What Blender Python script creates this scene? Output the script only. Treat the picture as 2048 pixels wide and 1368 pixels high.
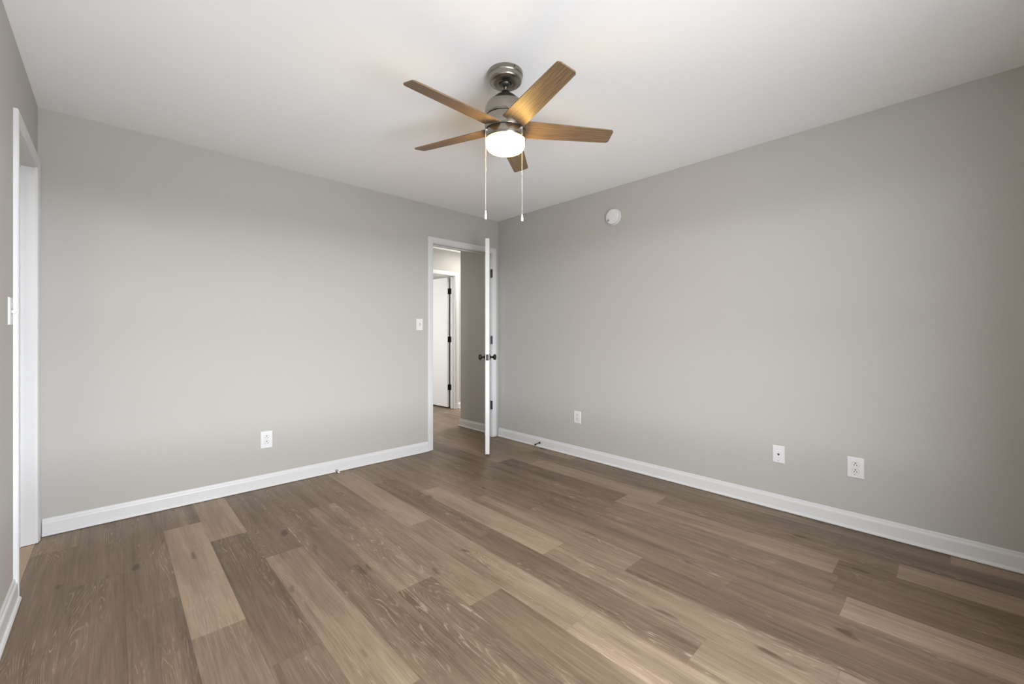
import bpy, bmesh, math, random
from mathutils import Vector, Matrix

for o in list(bpy.data.objects):
    bpy.data.objects.remove(o)
SC = bpy.context.scene
COL = SC.collection
PI = math.pi

# ------------------------------------------------------------------ camera
CAM = Vector((-3.1734, -3.5749, 1.1441))
YAW = 0.7589
cd = bpy.data.cameras.new('camera')
cam = bpy.data.objects.new('camera', cd)
COL.objects.link(cam)
cam.location = CAM
cam.rotation_euler = (PI / 2, 0, -YAW)
cd.sensor_fit = 'HORIZONTAL'
cd.sensor_width = 36.0
cd.lens = 839.13 * 36.0 / 2048.0
cd.shift_y = -13.33 / 2048.0
cd.clip_start = 0.02
SC.camera = cam
FWD = Vector((math.sin(YAW), math.cos(YAW), 0))
RGT = Vector((math.cos(YAW), -math.sin(YAW), 0))

# ------------------------------------------------------------------ view
vs = SC.view_settings
vs.view_transform = 'Standard'
vs.look = 'None'
vs.gamma = 1.0
vs.use_curve_mapping = False
vs.exposure = 0.0

# ------------------------------------------------------------------ sky
SKY_UP = 1.0
world = bpy.data.worlds.new('sky')
SC.world = world
world.use_nodes = True
wt = world.node_tree
wt.nodes.clear()
wo = wt.nodes.new('ShaderNodeOutputWorld')
wb = wt.nodes.new('ShaderNodeBackground')
wc = wt.nodes.new('ShaderNodeTexCoord')
ws = wt.nodes.new('ShaderNodeSeparateXYZ')
wr = wt.nodes.new('ShaderNodeValToRGB')
wm = wt.nodes.new('ShaderNodeMapRange')
wm.inputs['From Min'].default_value = -1
wm.inputs['From Max'].default_value = 1
wt.links.new(wc.outputs['Generated'], ws.inputs[0])
wt.links.new(ws.outputs['Z'], wm.inputs['Value'])
wt.links.new(wm.outputs[0], wr.inputs[0])
wt.links.new(wr.outputs[0], wb.inputs[0])
wt.links.new(wb.outputs[0], wo.inputs[0])
e = wr.color_ramp.elements
def el(deg): return (math.sin(math.radians(deg)) + 1) / 2      # ramp position of an elevation
e[0].position = 0.0
e[0].color = (0.10, 0.10, 0.10, 1)                             # steep downward view, kept dark to shape the room light
e[1].position = 1.0
e[1].color = (1.05, 1.18, 1.36, 1)
for deg, c in ((-45, 0.10), (-37, 0.15), (-33, 0.8), (-29, 1.10), (-19.5, 1.10), (-16, 0.35), (-11, 0.35), (-7, 0.70), (-1, 0.80),   # invented ground bands, bright, dark, then paler, fitted to the room's brightness
               (0.2, 3.1), (2.4, 3.0), (4.2, 1.70), (8, 1.30), (20, 1.15), (30, 1.20)):                                    # horizon band boosted to brighten the walls, then sky
    n = e.new(el(deg)); n.color = (c * 0.94, c * 0.985, c * 1.055, 1)
wb.inputs['Strength'].default_value = 28.6

# ------------------------------------------------------------------ area lights
def area(name, loc, direction, sx, sy, power, color=(1, 1, 1), portal=False, spread=PI):
    l = bpy.data.lights.new(name, 'AREA')
    l.shape = 'RECTANGLE'
    l.size, l.size_y = sx, sy
    l.energy = power
    l.color = color
    l.spread = spread
    o = bpy.data.objects.new(name, l)
    COL.objects.link(o)
    o.location = loc
    o.rotation_euler = Vector(direction).to_track_quat('-Z', 'Y').to_euler()
    if portal:
        l.cycles.is_portal = True
    return o

# window openings behind the camera: (x0, x1, z0, z1) in the front wall
FRONT = -4.10
WIN = (-2.85, -1.87, 0.45, 2.08)
area('daylight_portal', ((WIN[0] + WIN[1]) / 2, FRONT - 0.10, (WIN[2] + WIN[3]) / 2), (0, 1, 0),
     WIN[1] - WIN[0], WIN[3] - WIN[2], 1.0, portal=True)
area('hall_daylight', (2.5, 1.25, 1.3), (-1, 0.15, 0), 1.0, 1.9, 70, (1, 0.99, 0.97))
area('far_room_daylight', (-1.7, 2.9, 1.4), (1, -0.1, 0), 1.6, 1.3, 48, (1, 0.99, 0.97))
area('hall_fill_light', (0.75, 1.22, 2.41), (0, 0, -1), 0.35, 0.35, 9, (1, 0.96, 0.9))  # added fill for the far wall and hall floor, no fixture known
area('hall_fill_light', (-1.5, 0.95, 2.41), (0, 0, -1), 0.35, 0.35, 13, (1, 0.96, 0.9))  # unseen fill added to brighten the short wall in the hall
area('side_room_lamp', (-4.4, -0.5, 2.3), (0, 0, -1), 0.4, 0.4, 10, (1, 0.9, 0.8))

# ------------------------------------------------------------------ helpers
def tag(o, label=None, cat=None, group=None, kind=None):
    if label: o['label'] = label
    if cat: o['category'] = cat
    if group: o['group'] = group
    if kind: o['kind'] = kind
    return o

def empty(name, loc, rz=0.0, **k):
    o = bpy.data.objects.new(name, None)
    COL.objects.link(o)
    o.empty_display_size = 0.05
    o.location = loc
    o.rotation_euler = (0, 0, rz)
    return tag(o, **k)

def link(name, bm, m, parent=None, smooth=None, **k):
    bmesh.ops.recalc_face_normals(bm, faces=bm.faces[:])
    me = bpy.data.meshes.new(name)
    bm.to_mesh(me)
    bm.free()
    me.materials.append(m)
    o = bpy.data.objects.new(name, me)
    COL.objects.link(o)
    if parent: o.parent = parent
    if smooth is not None:
        for p in me.polygons: p.use_smooth = True
        me.set_sharp_from_angle(angle=math.radians(smooth))
    return tag(o, **k)

def box(bm, x0, x1, y0, y1, z0, z1, bev=0.0, seg=2):
    r = bmesh.ops.create_cube(bm, size=1.0)
    v = r['verts']
    for a in v:
        a.co = Vector((x0 + (a.co.x + .5) * (x1 - x0), y0 + (a.co.y + .5) * (y1 - y0), z0 + (a.co.z + .5) * (z1 - z0)))
    if bev > 0:
        es = list({e for a in v for e in a.link_edges})
        bmesh.ops.bevel(bm, geom=es, offset=bev, segments=seg, profile=0.5, affect='EDGES')
    return bm

def lathe(bm, prof, seg=64, M=None):
    """prof: list of (r, z) revolved about z"""
    rings = []
    for r, z in prof:
        if r < 1e-6:
            rings.append([bm.verts.new((0, 0, z))])
        else:
            rings.append([bm.verts.new((r * math.cos(2 * PI * i / seg), r * math.sin(2 * PI * i / seg), z)) for i in range(seg)])
    for a, b in zip(rings, rings[1:]):
        for i in range(seg):
            j = (i + 1) % seg
            if len(a) == 1 and len(b) == 1: continue
            if len(a) == 1: bm.faces.new((a[0], b[i], b[j]))
            elif len(b) == 1: bm.faces.new((a[i], b[0], a[j]))
            else: bm.faces.new((a[i], b[i], b[j], a[j]))
    if M is not None:
        vs_ = [v for ring in rings for v in ring]
        bmesh.ops.transform(bm, matrix=M, verts=vs_)
    return bm

def axis_matrix(loc, direction):
    q = Vector((0, 0, 1)).rotation_difference(Vector(direction).normalized())
    return Matrix.Translation(loc) @ q.to_matrix().to_4x4()

def prism(bm, pts, z0, z1):
    """polygon in xy extruded in z"""
    a = [bm.verts.new((x, y, z0)) for x, y in pts]
    b = [bm.verts.new((x, y, z1)) for x, y in pts]
    bm.faces.new(a[::-1]); bm.faces.new(b)
    n_ = len(pts)
    for i in range(n_):
        j = (i + 1) % n_
        bm.faces.new((a[i], a[j], b[j], b[i]))
    return bm

def sweep(bm, prof, p0, p1, out, m0=0.0, m1=0.0):
    """baseboard: profile (d, z) with d measured along `out`, swept from p0 to p1; m0/m1 = mitre slopes along the run"""
    p0, p1, out = Vector(p0), Vector(p1), Vector(out)
    t = (p1 - p0).normalized()
    a = [bm.verts.new(p0 + out * d + t * (m0 * d) + Vector((0, 0, z))) for d, z in prof]
    b = [bm.verts.new(p1 + out * d - t * (m1 * d) + Vector((0, 0, z))) for d, z in prof]
    n_ = len(prof)
    for i in range(n_):
        j = (i + 1) % n_
        bm.faces.new((a[i], a[j], b[j], b[i]))
    bm.faces.new(a[::-1]); bm.faces.new(b)
    return bm

# ------------------------------------------------------------------ materials
def mat(name, col, rough=0.5, metal=0.0, spec=0.5, emit=None, estr=0.0):
    m = bpy.data.materials.new(name)
    m.use_nodes = True
    b = m.node_tree.nodes['Principled BSDF']
    b.inputs['Base Color'].default_value = (*col, 1)
    b.inputs['Roughness'].default_value = rough
    b.inputs['Metallic'].default_value = metal
    b.inputs['Specular IOR Level'].default_value = spec
    if emit:
        b.inputs['Emission Color'].default_value = (*emit, 1)
        b.inputs['Emission Strength'].default_value = estr
    return m

def bump(m, scale, strength, dist=0.001, detail=2.0):
    t = m.node_tree
    b = t.nodes['Principled BSDF']
    tc = t.nodes.new('ShaderNodeTexCoord')
    nz = t.nodes.new('ShaderNodeTexNoise')
    nz.inputs['Scale'].default_value = scale
    nz.inputs['Detail'].default_value = detail
    bp = t.nodes.new('ShaderNodeBump')
    bp.inputs['Strength'].default_value = strength
    bp.inputs['Distance'].default_value = dist
    t.links.new(tc.outputs['Object'], nz.inputs['Vector'])
    t.links.new(nz.outputs['Fac'], bp.inputs['Height'])
    t.links.new(bp.outputs[0], b.inputs['Normal'])
    return m

M_WALL = bump(mat('greige_wall_paint', (0.468, 0.454, 0.426), 0.75, spec=0.25), 220, 0.10)
M_CEIL = bump(mat('white_ceiling_paint', (0.93, 0.93, 0.93), 0.9, spec=0.1), 160, 0.08)
M_TRIM = bump(mat('white_trim_paint', (0.68, 0.68, 0.68), 0.38, spec=0.45), 40, 0.04)
M_DOOR = bump(mat('white_door_paint', (0.74, 0.74, 0.74), 0.42, spec=0.4), 30, 0.05)
M_PLATE = mat('white_plastic', (0.74, 0.74, 0.745), 0.32, spec=0.5)
M_SLOT = mat('dark_slot', (0.03, 0.03, 0.03), 0.6)
M_GREYP = mat('grey_plastic', (0.25, 0.25, 0.25), 0.5)
M_IRON = mat('oil_rubbed_iron', (0.012, 0.011, 0.010), 0.34, spec=0.4)
M_STEEL = mat('satin_steel', (0.55, 0.55, 0.55), 0.3, metal=1.0)
M_RUBBER = mat('white_rubber', (0.8, 0.8, 0.78), 0.6)
M_CHAIN = mat('pull_chain_nickel', (0.80, 0.78, 0.74), 0.3, metal=0.7)
M_FOB = mat('clear_fob', (0.85, 0.85, 0.85), 0.15, spec=0.6)
M_TAN = bump(mat('tan_side_floor', (0.42, 0.30, 0.20), 0.5), 30, 0.05)

def brushed_nickel():
    m = mat('brushed_nickel', (0.31, 0.283, 0.240), 0.25, metal=1.0)
    t = m.node_tree; b = t.nodes['Principled BSDF']
    tc = t.nodes.new('ShaderNodeTexCoord')
    mp = t.nodes.new('ShaderNodeMapping'); mp.inputs['Scale'].default_value = (3, 3, 500)
    nz = t.nodes.new('ShaderNodeTexNoise'); nz.inputs['Scale'].default_value = 3
    mr = t.nodes.new('ShaderNodeMapRange')
    mr.inputs['To Min'].default_value = 0.18; mr.inputs['To Max'].default_value = 0.32
    t.links.new(tc.outputs['Object'], mp.inputs[0]); t.links.new(mp.outputs[0], nz.inputs['Vector'])
    t.links.new(nz.outputs['Fac'], mr.inputs['Value']); t.links.new(mr.outputs[0], b.inputs['Roughness'])
    b.inputs['Anisotropic'].default_value = 0.6
    return m
M_NICKEL = brushed_nickel()
M_NICKEL_DARK = mat('dark_nickel', (0.10, 0.095, 0.085), 0.4, metal=0.9)

def blade_wood():
    m = mat('walnut_blade', (0.3, 0.2, 0.12), 0.45, spec=0.35)
    t = m.node_tree; b = t.nodes['Principled BSDF']
    tc = t.nodes.new('ShaderNodeTexCoord')
    mp = t.nodes.new('ShaderNodeMapping'); mp.inputs['Scale'].default_value = (5, 130, 130)
    nz = t.nodes.new('ShaderNodeTexNoise'); nz.inputs['Scale'].default_value = 1.6; nz.inputs['Detail'].default_value = 5; nz.inputs['Roughness'].default_value = 0.65
    cr = t.nodes.new('ShaderNodeValToRGB')
    cr.color_ramp.elements[0].position = 0.30; cr.color_ramp.elements[0].color = (0.095, 0.060, 0.033, 1)
    cr.color_ramp.elements[1].position = 0.72; cr.color_ramp.elements[1].color = (0.290, 0.195, 0.115, 1)
    t.links.new(tc.outputs['Object'], mp.inputs[0]); t.links.new(mp.outputs[0], nz.inputs['Vector'])
    t.links.new(nz.outputs['Fac'], cr.inputs[0]); t.links.new(cr.outputs[0], b.inputs['Base Color'])
    return m
M_BLADE = blade_wood()

def lamp_glass():
    m = mat('frosted_lamp_glass', (0.9, 0.9, 0.88), 0.25, spec=0.5, emit=(1.0, 0.64, 0.17), estr=50.0)
    return m
M_GLASS = lamp_glass()

def floor_wood():
    m = mat('vinyl_oak_planks', (0.25, 0.18, 0.13), 0.4, spec=0.28)
    t = m.node_tree; b = t.nodes['Principled BSDF']
    N = t.nodes.new; L = t.links.new
    def math_(op, a, c=None, clamp=False):
        q = N('ShaderNodeMath'); q.operation = op; q.use_clamp = clamp
        for i, v in ((0, a), (1, c)):
            if v is None: continue
            if isinstance(v, (int, float)): q.inputs[i].default_value = v
            else: L(v, q.inputs[i])
        return q.outputs[0]
    def noise(vec, scale, detail=2.0, rough=0.5, dist=0.0):
        q = N('ShaderNodeTexNoise')
        q.inputs['Scale'].default_value = scale; q.inputs['Detail'].default_value = detail
        q.inputs['Roughness'].default_value = rough; q.inputs['Distortion'].default_value = dist
        L(vec, q.inputs['Vector'])
        return q.outputs['Fac']
    def ramp(v, a, c):
        q = N('ShaderNodeMapRange'); q.inputs['From Min'].default_value = a; q.inputs['From Max'].default_value = c
        L(v, q.inputs['Value']); return q.outputs[0]
    at = N('ShaderNodeAttribute'); at.attribute_name = 'tone'
    asd = N('ShaderNodeAttribute'); asd.attribute_name = 'seed'
    tone, seed = at.outputs['Fac'], asd.outputs['Fac']
    tc = N('ShaderNodeTexCoord'); sp = N('ShaderNodeSeparateXYZ'); L(tc.outputs['Object'], sp.inputs[0])
    def vec(sx, sy):
        c = N('ShaderNodeCombineXYZ')
        L(math_('MULTIPLY', sp.outputs[0], sx), c.inputs[0])
        L(math_('ADD', math_('MULTIPLY', sp.outputs[1], sy), math_('MULTIPLY', seed, 37.0)), c.inputs[1])
        L(math_('MULTIPLY', seed, 91.0), c.inputs[2])
        return c.outputs[0]
    base = N('ShaderNodeValToRGB')
    cr = base.color_ramp
    cr.elements[0].position = 0.0; cr.elements[0].color = (0.086, 0.058, 0.036, 1)
    cr.elements[1].position = 1.0; cr.elements[1].color = (0.345, 0.257, 0.179, 1)
    q = cr.elements.new(0.5); q.color = (0.196, 0.140, 0.094, 1)
    streak = noise(vec(16, 0.8), 1.0, 4, 0.62, 0.5)       # broad light and dark streaks along the board
    blotch = noise(vec(6, 2.5), 1.0, 3, 0.6)
    fibre = noise(vec(160, 5), 1.0, 4, 0.7)             # fine fibres
    t0 = math_('ADD', tone, math_('MULTIPLY', math_('SUBTRACT', streak, 0.5), 1.05))
    t0 = math_('ADD', t0, math_('MULTIPLY', math_('SUBTRACT', blotch, 0.5), 0.45))
    t0 = math_('ADD', t0, math_('MULTIPLY', math_('SUBTRACT', fibre, 0.5), 0.85))
    # dark knots
    knot = ramp(noise(vec(14, 5), 1.0, 1, 0.4), 0.72, 0.80)
    t0 = math_('SUBTRACT', t0, math_('MULTIPLY', knot, 0.45), True)
    L(t0, base.inputs[0])
    # limed cathedral figure: contour lines of a stretched field, pale, only in patches
    f1 = noise(vec(10, 0.75), 1.0, 2.0, 0.40, 0.35)
    w = math_('SINE', math_('MULTIPLY', f1, 230.0))
    line = ramp(w, 0.55, 1.0)
    patch = ramp(noise(vec(9, 1.3), 1.0, 1, 0.4), 0.44, 0.66)
    fine = ramp(noise(vec(60, 16), 1.0, 2, 0.6), 0.40, 0.62)
    lime = math_('MULTIPLY', math_('MULTIPLY', line, patch), fine)
    lime = math_('MULTIPLY', lime, 0.60)
    mx = N('ShaderNodeMix'); mx.data_type = 'RGBA'
    L(lime, mx.inputs[0]); L(base.outputs[0], mx.inputs[6]); mx.inputs[7].default_value = (0.44, 0.35, 0.26, 1)
    L(mx.outputs[2], b.inputs['Base Color'])
    rr = N('ShaderNodeMapRange'); rr.inputs['To Min'].default_value = 0.34; rr.inputs['To Max'].default_value = 0.50
    L(fibre, rr.inputs['Value']); L(rr.outputs[0], b.inputs['Roughness'])
    bp = N('ShaderNodeBump'); bp.inputs['Strength'].default_value = 0.12; bp.inputs['Distance'].default_value = 0.001
    L(fibre, bp.inputs['Height']); L(bp.outputs[0], b.inputs['Normal'])
    return m
M_FLOOR = floor_wood()
M_GROUT = mat('plank_underlay', (0.05, 0.035, 0.025), 0.8)

# ------------------------------------------------------------------ room dimensions
H = 2.44
XL = -3.4877           # left wall face
WT = 0.12
DX0, DX1, DH = -0.868, -0.098, 2.060        # doorway in the back wall (wall y = 0)
LY0, LY1 = -0.735, -0.115                   # doorway in the left wall
HALL_FAR = 1.75
STUB = 0.714                                # the right wall ends here, in the hall

# ------------------------------------------------------------------ floor
def build_floor():
    rnd = random.Random(11)
    W = 0.1765; LEN = 1.211; X0 = -2.787
    ends = {-4: -0.30, -3: -0.828, -2: -1.231, -1: -0.396, 0: -0.74, 1: -1.14, 2: -1.52, 3: -0.657, 4: -0.955, 5: -1.327, 6: -1.72,
            7: -0.885, 8: -1.26, 9: -1.65, 10: -2.04, 11: -1.985, 12: -1.96, 13: -2.174, 14: -1.92, 15: -2.35}
    # tone of the board that starts at (more negative than) the k-th joint; key (row, index), index 0 = board just below the listed joint
    tones = {(-4, 0): .40, (-3, 0): .38, (-3, -1): .42, (-3, 1): .36, (-2, 0): .33, (-2, -1): .40, (-2, 1): .34,
             (-1, -1): .38, (-1, 0): .92, (-1, 1): .52,
             (0, -1): .82, (0, 0): .28, (0, 1): .40,
             (1, -1): .36, (1, 0): .60, (1, 1): .34,
             (2, -1): .38, (2, 0): .36, (2, 1): .50,
             (3, -1): .45, (3, 0): .60, (3, 1): .30,
             (4, -1): .52, (4, 0): .62, (4, 1): .36, (4, 2): .55,
             (5, -1): .85, (5, 0): .62, (5, 1): .70,
             (6, -2): .5, (6, -1): .38, (6, 0): .30, (6, 1): .52,
             (7, -1): .62, (7, 0): .80, (7, 1): .50, (7, 2): .45,
             (8, -1): .55, (8, 0): .58, (8, 1): .28, (8, 2): .5,
             (9, -1): .40, (9, 0): .40, (9, 1): .34, (9, 2): .4,
             (10, -1): .30, (10, 0): .38, (10, 1): .85,
             (11, -1): .34, (11, 0): .48, (11, 1): .30,
             (12, -1): .22, (12, 0): .66, (12, 1): .26,
             (13, -1): .78, (13, 0): .44, (13, 1): .75,
             (14, -1): .34, (14, 0): .34, (14, 1): .30,
             (15, -1): .42, (15, 0): .38, (15, 1): .72}
    bm = bmesh.new()
    lt = bm.faces.layers.float.new('tone'); ls = bm.faces.layers.float.new('seed')
    G = 0.0002
    for row in range(-5, 32):
        xa, xb = X0 + W * row, X0 + W * (row + 1)
        xa = max(xa, XL); 
        if xb <= xa: continue
        e0 = ends.get(row, -rnd.random() * LEN)
        for k in range(-7, 5):
            y1, y0 = e0 - LEN * k, e0 - LEN * (k + 1)
            if y1 < -4.3 or y0 > 5.0: continue
            y0 = max(y0, -4.3); y1 = min(y1, 5.0)
            vsq = [bm.verts.new((x, y, 0)) for x, y in ((xa + G, y0 + G), (xb - G, y0 + G), (xb - G, y1 - G), (xa + G, y1 - G))]
            f = bm.faces.new(vsq)
            f[lt] = 0.5 + 0.97 * (tones.get((row, k), 0.30 + 0.40 * rnd.random()) - 0.5)
            f[ls] = rnd.random()
    # underlay shows as the hairline joints; slab below
    o = link('floor', bm, M_FLOOR, kind='structure', label='grey-brown wood plank floor running along the right wall', cat='floor')
    o.data.materials.append(M_GROUT)
    bm2 = bmesh.new(); bm2.from_mesh(o.data)
    n0 = len(bm2.faces)
    box(bm2, XL, 2.7, -4.3, 5.0, -0.12, -0.0012)
    bm2.faces.ensure_lookup_table()
    for f in bm2.faces[n0:]: f.material_index = 1
    bm2.to_mesh(o.data); bm2.free()
    for p in o.data.polygons: 
        if p.index < n0 and p.normal.z < 0: p.flip()
build_floor()
bm = bmesh.new(); box(bm, -5.2, XL - 0.0005, -2.2, 1.0, -0.12, 0.001)
link('floor', bm, M_TAN, kind='structure', label='tan floor beyond the left doorway', cat='floor')

# ------------------------------------------------------------------ ceiling and walls
bm = bmesh.new(); box(bm, -5.2, 2.7, -4.4, 5.1, H, H + 0.15)
link('ceiling', bm, M_CEIL, kind='structure', label='plain white ceiling', cat='ceiling')

bm = bmesh.new()                                           # wall with the open door
box(bm, XL, DX0 - 0.018, 0, WT, 0, H)
box(bm, DX0 - 0.018, DX1 + 0.018, 0, WT, DH + 0.018, H)
box(bm, DX1 + 0.018, 0.0, 0, WT, 0, H)
link('wall_back', bm, M_WALL, kind='structure', label='greige wall with the open doorway', cat='wall')

bm = bmesh.new(); box(bm, 0.0, WT, FRONT, STUB, 0, H)
link('wall_right', bm, M_WALL, kind='structure', label='long greige wall on the right', cat='wall')

bm = bmesh.new()
box(bm, XL - WT, XL, FRONT, LY0 - 0.018, 0, H)
box(bm, XL - WT, XL, LY0 - 0.018, LY1 + 0.018, DH + 0.018, H)
box(bm, XL - WT, XL, LY1 + 0.018, HALL_FAR, 0, H)
link('wall_left', bm, M_WALL, kind='structure', label='greige wall on the far left with a narrow doorway', cat='wall')

bm = bmesh.new()                                           # wall with the window, behind the camera
box(bm, XL - WT, WIN[0], FRONT - WT, FRONT, 0, H)
box(bm, WIN[1], WT, FRONT - WT, FRONT, 0, H)
box(bm, WIN[0], WIN[1], FRONT - WT, FRONT, 0, WIN[2])
box(bm, WIN[0], WIN[1], FRONT - WT, FRONT, WIN[3], H)
link('wall_front', bm, M_WALL, kind='structure', label='greige wall with the window', cat='wall')
bm = bmesh.new()
x0, x1, z0, z1 = WIN
yw = FRONT - 0.06
for a in (x0, (x0 + x1) / 2 - 0.02, x1 - 0.04):
    box(bm, a, a + 0.04, yw - 0.02, yw + 0.02, z0, z1)
for a in (z0, (z0 + z1) / 2 - 0.02, z1 - 0.04):
    box(bm, x0 + 0.04, x1 - 0.04, yw - 0.018, yw + 0.018, a, a + 0.04)
box(bm, x0 - 0.05, x1 + 0.05, FRONT, FRONT + 0.05, z0 - 0.02, z0)
link('window_1', bm, M_TRIM, kind='structure', label='white window frame', cat='window')

# hall and the rooms beyond it
FDX1 = 0.655                                               # right side of the far doorway
bm = bmesh.new()
box(bm, XL, FDX1 - 0.77, HALL_FAR, HALL_FAR + WT, 0, H)
box(bm, FDX1 - 0.77, FDX1 + 0.018, HALL_FAR, HALL_FAR + WT, DH + 0.018, H)
box(bm, FDX1 + 0.018, 2.7, HALL_FAR, HALL_FAR + WT, 0, H)
link('wall_hall', bm, M_WALL, kind='structure', label='pale greige hall wall with the far doorway', cat='wall')
bm = bmesh.new(); box(bm, 2.6, 2.7, -0.2, 5.0, 0, H); box(bm, WT, 2.6, -0.2, -0.1, 0, H)
link('wall_east', bm, M_WALL, kind='structure', label='end wall of the hall', cat='wall')
bm = bmesh.new(); box(bm, FDX1 + 0.09, FDX1 + 0.2, HALL_FAR + WT, 5.0, 0, H); box(bm, -2.4, FDX1 + 0.2, 5.0, 5.1, 0, H); box(bm, -2.5, -2.4, HALL_FAR + WT, 5.1, 0, H)
link('wall_far', bm, M_WALL, kind='structure', label='walls of the far room', cat='wall')
bm = bmesh.new(); box(bm, -5.3, -5.2, -2.3, 1.1, 0, H); box(bm, -5.2, XL - WT, -2.3, -2.2, 0, H); box(bm, -5.2, XL - WT, 1.0, 1.1, 0, H)
link('wall_side', bm, M_WALL, kind='structure', label='walls of the side room', cat='wall')

# ------------------------------------------------------------------ trim
CW, CT = 0.057, 0.015
def casing(bm, axis, face, sgn, a0, a1, top, w=CW, t=CT, zb=0.004):
    """door casing round an opening a0..a1 on a wall plane `face`; axis 'x' or 'y' = direction along the wall; sgn = outward"""
    r = 0.005
    prof = [(0, 0), (0, t * 0.62), (w * 0.16, t * 0.80), (w * 0.55, t), (w * 0.92, t), (w, t * 0.8), (w, 0)]   # (across from the opening, out)
    def P(across_pt, u, z):
        if axis == 'x': return Vector((across_pt, face + sgn * u, z))
        return Vector((face + sgn * u, across_pt, z))
    path = [(a0 - r, zb, -1, 0), (a0 - r, top + r, -1, 1), (a1 + r, top + r, 1, 1), (a1 + r, zb, 1, 0)]
    rings = []
    for a, z, da, dz in path:
        rings.append([bm.verts.new(P(a + da * c, u, z + dz * c)) for c, u in prof])
    for A, B in zip(rings, rings[1:]):
        for i in range(len(prof)):
            j = (i + 1) % len(prof)
            bm.faces.new((A[i], A[j], B[j], B[i]))
    bm.faces.new(rings[0]); bm.faces.new(rings[-1][::-1])

def jamb(bm, axis, w0, w1, a0, a1, top, stop_at, t=0.018, zb=0.004):
    """jamb boards lining an opening through a wall w0..w1, with a door stop strip at stop_at..stop_at+.03"""
    def bx(a, b, u, v, z0_, z1_):
        if axis == 'x': box(bm, a, b, u, v, z0_, z1_)
        else: box(bm, u, v, a, b, z0_, z1_)
    bx(a0 - t, a0, w0, w1, zb, top + t); bx(a1, a1 + t, w0, w1, zb, top + t); bx(a0, a1, w0, w1, top, top + t)
    s0, s1 = stop_at
    bx(a0, a0 + 0.011, s0, s1, zb, top); bx(a1 - 0.011, a1, s0, s1, zb, top); bx(a0 + 0.011, a1 - 0.011, s0, s1, top - 0.011, top)

bm = bmesh.new()
casing(bm, 'x', 0.0, -1, DX0, DX1, DH)
jamb(bm, 'x', 0.0, WT, DX0, DX1, DH, (0.042, 0.075))
link('trim_1', bm, M_TRIM, kind='structure', label='white casing round the open doorway in the corner', cat='door frame')
bm = bmesh.new()
casing(bm, 'x', WT, 1, DX0, DX1, DH)
link('trim_2', bm, M_TRIM, kind='structure', label='white casing on the hall side of the doorway', cat='door frame')
bm = bmesh.new()
casing(bm, 'y', XL, 1, LY0, LY1, DH, t=0.016)
jamb(bm, 'y', XL - WT, XL, LY0, LY1, DH, (XL - 0.085, XL - 0.050))
link('trim_3', bm, M_TRIM, kind='structure', label='white casing round the left doorway', cat='door frame')
bm = bmesh.new()
casing(bm, 'x', HALL_FAR, -1, FDX1 - 0.77 + 0.018, FDX1, DH)
jamb(bm, 'x', HALL_FAR, HALL_FAR + WT, FDX1 - 0.77 + 0.018, FDX1, DH, (HALL_FAR + 0.04, HALL_FAR + 0.075))
link('trim_4', bm, M_TRIM, kind='structure', label='white casing round the far doorway across the hall', cat='door frame')

BB = [(0, 0.003), (0.024, 0.003), (0.0245, 0.009), (0.021, 0.016), (0.0145, 0.0195), (0.0135, 0.072), (0.012, 0.078), (0.0075, 0.084), (0.006, 0.094), (0.004, 0.098), (0, 0.098)]
def baseboard(name, runs, label):
    bm = bmesh.new()
    for p0, p1, out, m0, m1 in runs: sweep(bm, BB, p0, p1, out, m0, m1)
    link(name, bm, M_TRIM, kind='structure', label=label, cat='baseboard')
baseboard('baseboard_back', [((XL + 0.017, 0, 0), (DX0 - 0.005 - CW, 0, 0), (0, -1, 0), 0, 0)], 'white baseboard under the wall with the doorway')
baseboard('baseboard_right', [((0, -CT, 0), (0, FRONT, 0), (-1, 0, 0), 0, 0)], 'white baseboard along the right wall')
baseboard('baseboard_left', [((XL, FRONT, 0), (XL, LY0 - 0.005 - CW, 0), (1, 0, 0), 0, 0)], 'white baseboard along the left wall')
baseboard('baseboard_hall', [((0, WT + CT, 0), (0, STUB, 0), (-1, 0, 0), 0, -1), ((0, STUB, 0), (WT, STUB, 0), (0, 1, 0), -1, 0),
                             ((FDX1 + 0.005 + CW, HALL_FAR, 0), (2.6, HALL_FAR, 0), (0, -1, 0), 0, 0)], 'white baseboards in the hall')

# ------------------------------------------------------------------ doors
def knob(parent, loc, sgn):
    """door knob standing out along local y"""
    prof = [(0.0, 0.0), (0.032, 0.0), (0.032, 0.004), (0.027, 0.008), (0.014, 0.010), (0.010, 0.016), (0.0095, 0.028), (0.013, 0.034),
            (0.024, 0.040), (0.028, 0.048), (0.027, 0.057), (0.020, 0.064), (0.0, 0.067)]
    bm = bmesh.new(); lathe(bm, prof, 40, axis_matrix(loc, (0, sgn, 0)))
    return link('door_knob', bm, M_IRON, parent, smooth=50)

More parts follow.
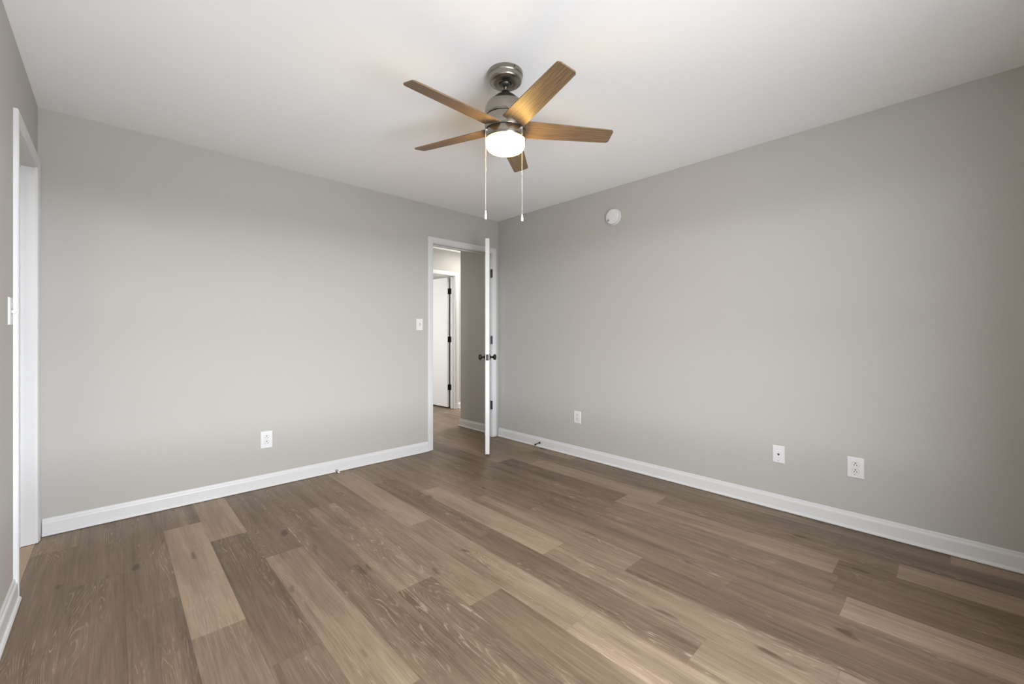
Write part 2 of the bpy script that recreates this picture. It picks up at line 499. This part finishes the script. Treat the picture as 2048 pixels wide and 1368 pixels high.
def door(name, pivot, rz, width, z0, z1, label, hinge_z, knob_z, t=0.038, yo=0.006):
    """local frame: pivot at the origin, leaf along -x, thickness towards +y (closed position of a door hinged on its right)"""
    r = empty(name, pivot, rz, kind='structure', label=label, cat='door')
    bm = bmesh.new(); box(bm, -width, -0.003, yo, yo + t, z0, z1, 0.0012, 1)
    link('door_leaf', bm, M_DOOR, r)
    for z in hinge_z:
        bm = bmesh.new()
        lathe(bm, [(0, -0.0445), (0.0070, -0.0445), (0.0070, 0.0445), (0.003, 0.049), (0, 0.049)], 16, Matrix.Translation((0, 0, z)))
        box(bm, -0.0028, -0.0004, 0.0, yo + t - 0.006, z - 0.0445, z + 0.0445)
        h = link('hinge', bm, M_IRON, r, smooth=40, label='black hinge')
    if knob_z:
        kx = -width + 0.062
        knob(r, (kx, yo, knob_z), -1); knob(r, (kx, yo + t, knob_z), 1)
        bm = bmesh.new()
        box(bm, -width - 0.0015, -width + 0.001, yo + t / 2 - 0.0125, yo + t / 2 + 0.0125, knob_z - 0.028, knob_z + 0.028, 0.0005, 1)
        pl = link('latch_plate', bm, M_IRON, r)
        bm = bmesh.new()
        box(bm, -width - 0.010, -width - 0.0015, yo + t / 2 - 0.005, yo + t / 2 + 0.005, knob_z - 0.008, knob_z + 0.008, 0.002, 1)
        link('latch_bolt', bm, M_NICKEL_DARK, pl)
    return r

d1 = door('door_1', (-0.110, -0.020, 0), math.radians(48.9), 0.757, 0.030, 2.054, 'white flush door standing open into the room, seen edge-on',
          (1.835, 1.09, 0.363), 0.937, yo=0.020)
d2 = door('door_2', (FDX1 - 0.002, HALL_FAR + WT + 0.012, 0), math.radians(-86), 0.745, 0.022, 2.050, 'white door standing open in the far doorway across the hall',
          (1.834, 1.08, 0.33), 0.93)
# the far door swings away from us: mirror its thickness so the leaf keeps clear of the jamb
d2.scale = (1, -1, 1)
# jamb-side hinge leaves
def jamb_leaves(zs, x, y0, y1, label):
    for z in zs:
        bm = bmesh.new(); box(bm, x - 0.0022, x, y0, y1, z - 0.0445, z + 0.0445)
        o = link('hinge_leaf', bm, M_IRON, bpy.data.objects['trim_1' if y1 < 1 else 'trim_4'], label='black hinge leaf on the jamb')
jamb_leaves((1.835, 1.09, 0.363), DX1, -0.004, 0.032, '')
jamb_leaves((1.834, 1.08, 0.33), FDX1, HALL_FAR + WT - 0.034, HALL_FAR + WT + 0.004, '')

# ------------------------------------------------------------------ wall plates
def bevel_plate(bm, w, h, t=0.0062):
    """bevelled cover plate in the local xz plane, front towards -y"""
    o = 0.004
    def ring(x, z, y): return [bm.verts.new((sx * x, y, sz * z)) for sx, sz in ((-1, -1), (1, -1), (1, 1), (-1, 1))]
    rs = [ring(w / 2, h / 2, 0), ring(w / 2, h / 2, -0.002), ring(w / 2 - o * .5, h / 2 - o * .5, -t * .8), ring(w / 2 - o, h / 2 - o, -t)]
    for A, B in zip(rs, rs[1:]):
        for i in range(4):
            j = (i + 1) % 4
            bm.faces.new((A[i], A[j], B[j], B[i]))
    bm.faces.new(rs[-1]); bm.faces.new(rs[0][::-1])
T = 0.0062
def screw(parent, x, z, m=None, r=0.0034):
    bm = bmesh.new(); lathe(bm, [(0, -0.001), (r, -0.001), (r * .9, 0.0008), (0, 0.0012)], 16, axis_matrix((x, -T, z), (0, -1, 0)))
    return link('screw', bm, m or M_PLATE, parent, smooth=40)

def receptacle(parent, zc):
    # socket face: circle with flattened top and bottom
    pts = []
    for i in range(48):
        a = 2 * PI * i / 48
        pts.append((0.0172 * math.cos(a), max(-0.0138, min(0.0138, 0.0172 * math.sin(a)))))
    bm = bmesh.new(); prism(bm, pts, 0, 0.0022)
    bmesh.ops.transform(bm, matrix=Matrix.Translation((0, -T, zc)) @ Matrix.Rotation(PI / 2, 4, 'X'), verts=bm.verts[:])
    f = link('socket_face', bm, M_PLATE, parent)
    yb = -T - 0.0022
    # dark outline gap round the face
    bm = bmesh.new()
    n_ = len(pts)
    A = [bm.verts.new((x * 1.0, -T - 0.0003, zc + z * 1.0)) for x, z in pts]; B = [bm.verts.new((x * 1.07, -T - 0.0003, zc + z * 1.08)) for x, z in pts]
    for i in range(n_):
        j = (i + 1) % n_
        bm.faces.new((A[i], A[j], B[j], B[i]))
    link('socket_gap', bm, M_GREYP, f)
    for sx, hh in ((-0.0063, 0.0045), (0.0063, 0.0036)):
        bm = bmesh.new(); box(bm, sx - 0.0016, sx + 0.0016, yb - 0.0003, yb + 0.0005, zc - 0.0035 - hh, zc - 0.0035 + hh)
        link('slot', bm, M_SLOT, f)
    bm = bmesh.new(); lathe(bm, [(0, 0), (0.0036, 0), (0.0036, 0.0005), (0, 0.0005)], 16, axis_matrix((0, yb + 0.0002, zc + 0.0075), (0, -1, 0)))
    link('ground_hole', bm, M_SLOT, f)
    return f

def plate(name, loc, rz, w, h, label, cat, group=None):
    r = empty(name, loc, rz, label=label, cat=cat, group=group)
    bm = bmesh.new(); bevel_plate(bm, w, h); link('cover_plate', bm, M_PLATE, r)
    return r
def outlet(loc, rz, label, w=0.070, h=0.115):
    r = plate('wall_outlet', loc, rz, w, h, label, 'outlet', 'white duplex wall outlets')
    receptacle(r, 0.0195); receptacle(r, -0.0195)
    screw(r, 0, 0, M_PLATE)
    return r
outlet((-2.3385, 0, 0.357), 0, 'white duplex outlet low on the wall with the open doorway', w=0.079, h=0.128)
outlet((0, -1.127, 0.3715), -PI / 2, 'white duplex outlet on the right wall below the smoke detector, nearest the corner', w=0.078)
o3 = outlet((0, -3.174, 0.364), -PI / 2, 'larger white duplex outlet on the right wall, right of the phone jack plate', w=0.080, h=0.122)
bm = bmesh.new(); box(bm, -0.0045, -0.002, -T - 0.001, -T + 0.0003, -0.044, -0.036)
link('scratch', bm, M_GREYP, o3)

def switch(loc, rz, label):
    r = plate('light_switch', loc, rz, 0.070, 0.114, label, 'light switch', 'white toggle switches')
    bm = bmesh.new(); box(bm, -0.0055, 0.0055, -T - 0.0006, -T + 0.0004, -0.0125, 0.0125)
    link('toggle_slot', bm, M_GREYP, r)
    bm = bmesh.new(); box(bm, -0.0045, 0.0045, -0.013, 0.0, -0.0055, 0.0055, 0.0015, 2)
    bmesh.ops.transform(bm, matrix=Matrix.Translation((0, -T + 0.001, 0.0)) @ Matrix.Rotation(math.radians(28), 4, 'X'), verts=bm.verts[:])
    link('toggle', bm, M_PLATE, r)
    screw(r, 0, 0.030); screw(r, 0, -0.030)
    return r
switch((-1.021, 0, 1.249), 0, 'white toggle light switch beside the open doorway')
switch((XL, -0.885, 1.244), PI / 2, 'white toggle light switch on the left wall, beside the narrow doorway')

pj = plate('phone_jack_plate', (0, -2.779, 0.362), -PI / 2, 0.070, 0.114, 'white phone jack plate on the right wall, left of the larger outlet', 'wall plate')
bm = bmesh.new(); prism(bm, [(-0.0065, 0.003), (-0.0065, 0.006), (0.0065, 0.006), (0.0065, 0.001), (0.003, -0.007), (-0.001, -0.007)], 0, 0.0006)
bmesh.ops.transform(bm, matrix=Matrix.Translation((0, -T, 0)) @ Matrix.Rotation(PI / 2, 4, 'X'), verts=bm.verts[:])
link('jack_hole', bm, M_SLOT, pj)
screw(pj, 0, 0.041); screw(pj, 0, -0.041, M_GREYP, 0.0032)

# ------------------------------------------------------------------ smoke detector
sd = empty('smoke_detector', (0, -1.527, 2.177), -PI / 2, label='round white smoke detector high on the right wall', cat='smoke detector')
Y = lambda: axis_matrix((0, 0, 0), (0, -1, 0))
bm = bmesh.new(); lathe(bm, [(0, 0), (0.070, 0), (0.070, 0.007), (0.067, 0.009), (0.0, 0.009)], 64, Y()); link('base_ring', bm, M_PLATE, sd, smooth=40)
bm = bmesh.new(); lathe(bm, [(0.061, 0.009), (0.061, 0.013), (0.065, 0.013), (0.066, 0.026), (0.062, 0.033), (0.052, 0.036), (0, 0.038)], 64, Y())
cv = link('cover', bm, M_PLATE, sd, smooth=40)
bm = bmesh.new(); lathe(bm, [(0, 0.0364), (0.0095, 0.0364), (0.009, 0.0395), (0, 0.040)], 24, Matrix.Translation((0.028, 0, 0.012)) @ Y()); link('test_button', bm, M_PLATE, cv, smooth=40)
bm = bmesh.new()
for i in range(4):
    box(bm, -0.046 + i * 0.0052, -0.0432 + i * 0.0052, -0.0378, -0.0345, -0.038, -0.018)
bmesh.ops.rotate(bm, cent=(-0.038, 0, -0.028), matrix=Matrix.Rotation(math.radians(-12), 3, 'Y'), verts=bm.verts[:])
link('sounder_grille', bm, M_GREYP, cv)
M_PALE = mat('pale_grey_plastic', (0.55, 0.55, 0.55), 0.5)
for a in (30, 52, -28, -45, -62):
    bm = bmesh.new()
    q = math.radians(a); box(bm, 0.050 * math.cos(q) - .002, 0.050 * math.cos(q) + .002, -0.0372, -0.0345, 0.050 * math.sin(q) - .004, 0.050 * math.sin(q) + .004)
    link('vent', bm, M_PALE, cv)

# ------------------------------------------------------------------ door stops on the baseboards
def door_stop(loc, d, label, body, tip, length, ring):
    r = empty('door_stop', loc, 0, label=label, cat='door stop')
    d = Vector(d).normalized()
    bm = bmesh.new(); lathe(bm, [(0, 0), (0.0115, 0), (0.0115, 0.003), (0.007, 0.006), (0, 0.006)], 24, axis_matrix((0, 0, 0), d)); link('base', bm, ring, r, smooth=40)
    prof = [(0, 0.004)]
    z = 0.005
    while z < length - 0.016:                            # spring coils
        prof += [(0.0052, z), (0.0042, z + 0.0012)]; z += 0.0024
    prof += [(0, z)]
    bm = bmesh.new(); lathe(bm, prof, 20, axis_matrix((0, 0, 0), d)); link('spring', bm, body, r, smooth=60)
    bm = bmesh.new(); lathe(bm, [(0, length - 0.018), (0.0075, length - 0.018), (0.008, length - 0.006), (0.006, length), (0, length)], 24, axis_matrix((0, 0, 0), d)); link('tip', bm, tip, r, smooth=40)
    return r
door_stop((-1.824, -0.0225, 0.0125), (0.0, -1, -0.02), 'short grey door stop with white tip on the baseboard of the doorway wall', M_STEEL, M_RUBBER, 0.052, M_GREYP)
door_stop((-0.0135, -0.655, 0.045), (-1, -0.02, -0.10), 'slim black door stop on the right wall baseboard near the open door', M_IRON, M_IRON, 0.075, M_IRON)

# ------------------------------------------------------------------ ceiling fan
FC = Vector((-1.7690, -2.0470, H))
fan = empty('ceiling_fan', FC, 0, label='five-blade ceiling fan with walnut blades, nickel body and lit glass shade', cat='ceiling fan')
def zz(prof): return [(r, z - H) for r, z in prof]
def fpart(name, prof, m, parent=fan, seg=96, smooth=35):
    bm = bmesh.new(); lathe(bm, zz(prof), seg); return link(name, bm, m, parent, smooth=smooth)
canopy = fpart('canopy', [(0, 2.440), (0.0855, 2.440), (0.0860, 2.438), (0.0860, 2.421), (0.0835, 2.418), (0.0818, 2.414), (0.0812, 2.402), (0.0785, 2.394), (0.072, 2.389),
                          (0.055, 2.386), (0.034, 2.384), (0.031, 2.386), (0.028, 2.394), (0.0, 2.394)], M_NICKEL)
v = (-FWD * math.cos(0.55) + RGT * math.sin(0.55))
bm = bmesh.new(); lathe(bm, [(0, 0), (0.0036, 0), (0.0036, 0.002), (0, 0.003)], 16, axis_matrix(v * 0.0856 + Vector((0, 0, -0.010)), v)); link('screw', bm, M_NICKEL_DARK, canopy, smooth=40)
fpart('hanger_ball', [(0, 2.396), (0.0265, 2.396), (0.0285, 2.388), (0.026, 2.380), (0.019, 2.374), (0.011, 2.371), (0, 2.371)], M_NICKEL_DARK)
fpart('downrod', [(0, 2.39), (0.0098, 2.39), (0.0098, 2.345), (0, 2.345)], M_NICKEL, seg=40)
fpart('coupling_cover', [(0, 2.3500), (0.0165, 2.3500), (0.0205, 2.3475), (0.0225, 2.341), (0.0270, 2.3355), (0.031, 2.332), (0.031, 2.330), (0, 2.330)], M_NICKEL_DARK)
fpart('motor_housing', [(0, 2.3325), (0.031, 2.3325), (0.036, 2.3300), (0.050, 2.3205), (0.074, 2.2990), (0.0865, 2.2870), (0.0950, 2.2765), (0.1000, 2.2650), (0.1018, 2.2530),
                        (0.1020, 2.2400), (0.1020, 2.2170), (0.1010, 2.2155), (0.0960, 2.2150), (0, 2.2150)], M_NICKEL)
fpart('housing_seam', [(0, 2.2155), (0.0965, 2.2155), (0.0965, 2.2115), (0, 2.2115)], M_SLOT)
fpart('blade_hub', [(0, 2.2120), (0.0960, 2.2120), (0.1010, 2.2115), (0.1018, 2.2100), (0.1018, 2.1520), (0.1010, 2.1500), (0.0960, 2.1495), (0, 2.1495)], M_NICKEL)
fpart('hub_seam', [(0, 2.1500), (0.0965, 2.1500), (0.0965, 2.1460), (0, 2.1460)], M_SLOT)
ring = fpart('light_ring', [(0, 2.1465), (0.0955, 2.1465), (0.0985, 2.1460), (0.0992, 2.1445), (0.0992, 2.1060), (0.0985, 2.1050), (0.0950, 2.1050), (0.0930, 2.1075), (0, 2.1075)], M_NICKEL)
fpart('glass_shade', [(0, 2.1085), (0.0935, 2.1085), (0.0942, 2.1020), (0.0945, 2.0860), (0.0935, 2.0755), (0.0900, 2.0675), (0.0830, 2.0610), (0.0720, 2.0570), (0.0500, 2.0548), (0, 2.0540)], M_GLASS)

# blades
PH0 = 3.1598; PIT = -0.249; ZB = 2.1677
def blade_mesh():
    bm = bmesh.new()
    R0, R1, wr, wt_, th, cr = 0.060, 0.5450, 0.117, 0.0900, 0.006, 0.013
    hw = lambda r: (wr + (wt_ - wr) * (r - R0) / (R1 - R0)) / 2
    pts = []
    ns = 14
    for i in range(ns + 1):
        r = R0 + (R1 - cr - R0) * i / ns; pts.append((r, -hw(r)))
    for i in range(1, 7):
        a = -PI / 2 + PI / 2 * i / 6; pts.append((R1 - cr + cr * math.cos(a), -hw(R1) + cr + cr * math.sin(a)))
    for i in range(0, 7):
        a = PI / 2 * i / 6; pts.append((R1 - cr + cr * math.cos(a), hw(R1) - cr + cr * math.sin(a)))
    for i in range(ns, -1, -1):
        r = R0 + (R1 - cr - R0) * i / ns; pts.append((r, hw(r)))
    # drop duplicate
    q = []
    for p_ in pts:
        if not q or (abs(p_[0] - q[-1][0]) + abs(p_[1] - q[-1][1])) > 1e-5: q.append(p_)
    prism(bm, q, -th / 2, th / 2)
    bmesh.ops.bevel(bm, geom=[e_ for e_ in bm.edges if abs(e_.verts[0].co.z - e_.verts[1].co.z) < 1e-6], offset=0.0015, segments=2, affect='EDGES')
    bmesh.ops.transform(bm, matrix=Matrix.Rotation(PIT, 4, 'X'), verts=bm.verts[:])
    return bm
proto = None
for k in range(5):
    a = PH0 + k * 2 * PI / 5
    if proto is None:
        proto = link('fan_blade', blade_mesh(), M_BLADE, fan, smooth=30); b = proto
    else:
        b = proto.copy(); COL.objects.link(b); b.parent = fan
    tip_dz = 0.0025 * math.cos(a) + 0.0121 * math.sin(a)
    b.matrix_local = Matrix.Translation((0, 0, ZB - H)) @ Matrix.Rotation(a, 4, 'Z') @ Matrix.Rotation(-tip_dz, 4, 'Y')

# pull chains
def chain(rt, near, zt, zc, zf0, zf1):
    base = RGT * rt - FWD * near
    bm = bmesh.new()
    P = lambda z: Vector((base.x, base.y, z - H))
    d = base.normalized()
    # eyelet on the hub
    lathe(bm, [(0, 0), (0.0055, 0), (0.0055, 0.004), (0.003, 0.009), (0, 0.009)], 16, axis_matrix(d * 0.0975 + Vector((0, 0, zt - H)), d))
    # beads
    z = zt
    while z > zf1:
        r = 0.00145
        lathe(bm, [(0, r), (r * .7, r * .7), (r, 0), (r * .7, -r * .7), (0, -r)], 8, Matrix.Translation(P(z)))
        z -= 0.0031
    lathe(bm, [(0.0005, zf1 - H), (0.0005, zt - H)], 6, Matrix.Translation(Vector((base.x, base.y, 0))))
    c = link('pull_chain', bm, M_CHAIN, fan, smooth=60)
    bm = bmesh.new(); lathe(bm, [(0, 0.009), (0.0022, 0.008), (0.0030, 0.0), (0.0022, -0.008), (0, -0.009)], 16, Matrix.Translation(P(zc))); link('connector', bm, M_CHAIN, c, smooth=50)
    h = zf1 - zf0
    bm = bmesh.new(); lathe(bm, [(0, h), (0.0030, h), (0.0042, h * .88), (0.0042, h * .70), (0.0055, h * .55), (0.0062, h * .12), (0.0055, 0), (0, 0)], 24, Matrix.Translation(P(zf0))); link('chain_fob', bm, M_FOB, c, smooth=50)
    bm = bmesh.new(); lathe(bm, [(0, 0.004), (0.0058, 0.004), (0.0058, 0.0), (0, -0.001)], 24, Matrix.Translation(P(zf0 - 0.0015))); link('fob_cap', bm, M_GREYP, c, smooth=50)
    return c
chain(-0.0952, 0.044, 2.140, 1.945, 1.704, 1.748)
chain(0.0806, 0.066, 2.140, 1.918, 1.690, 1.722)
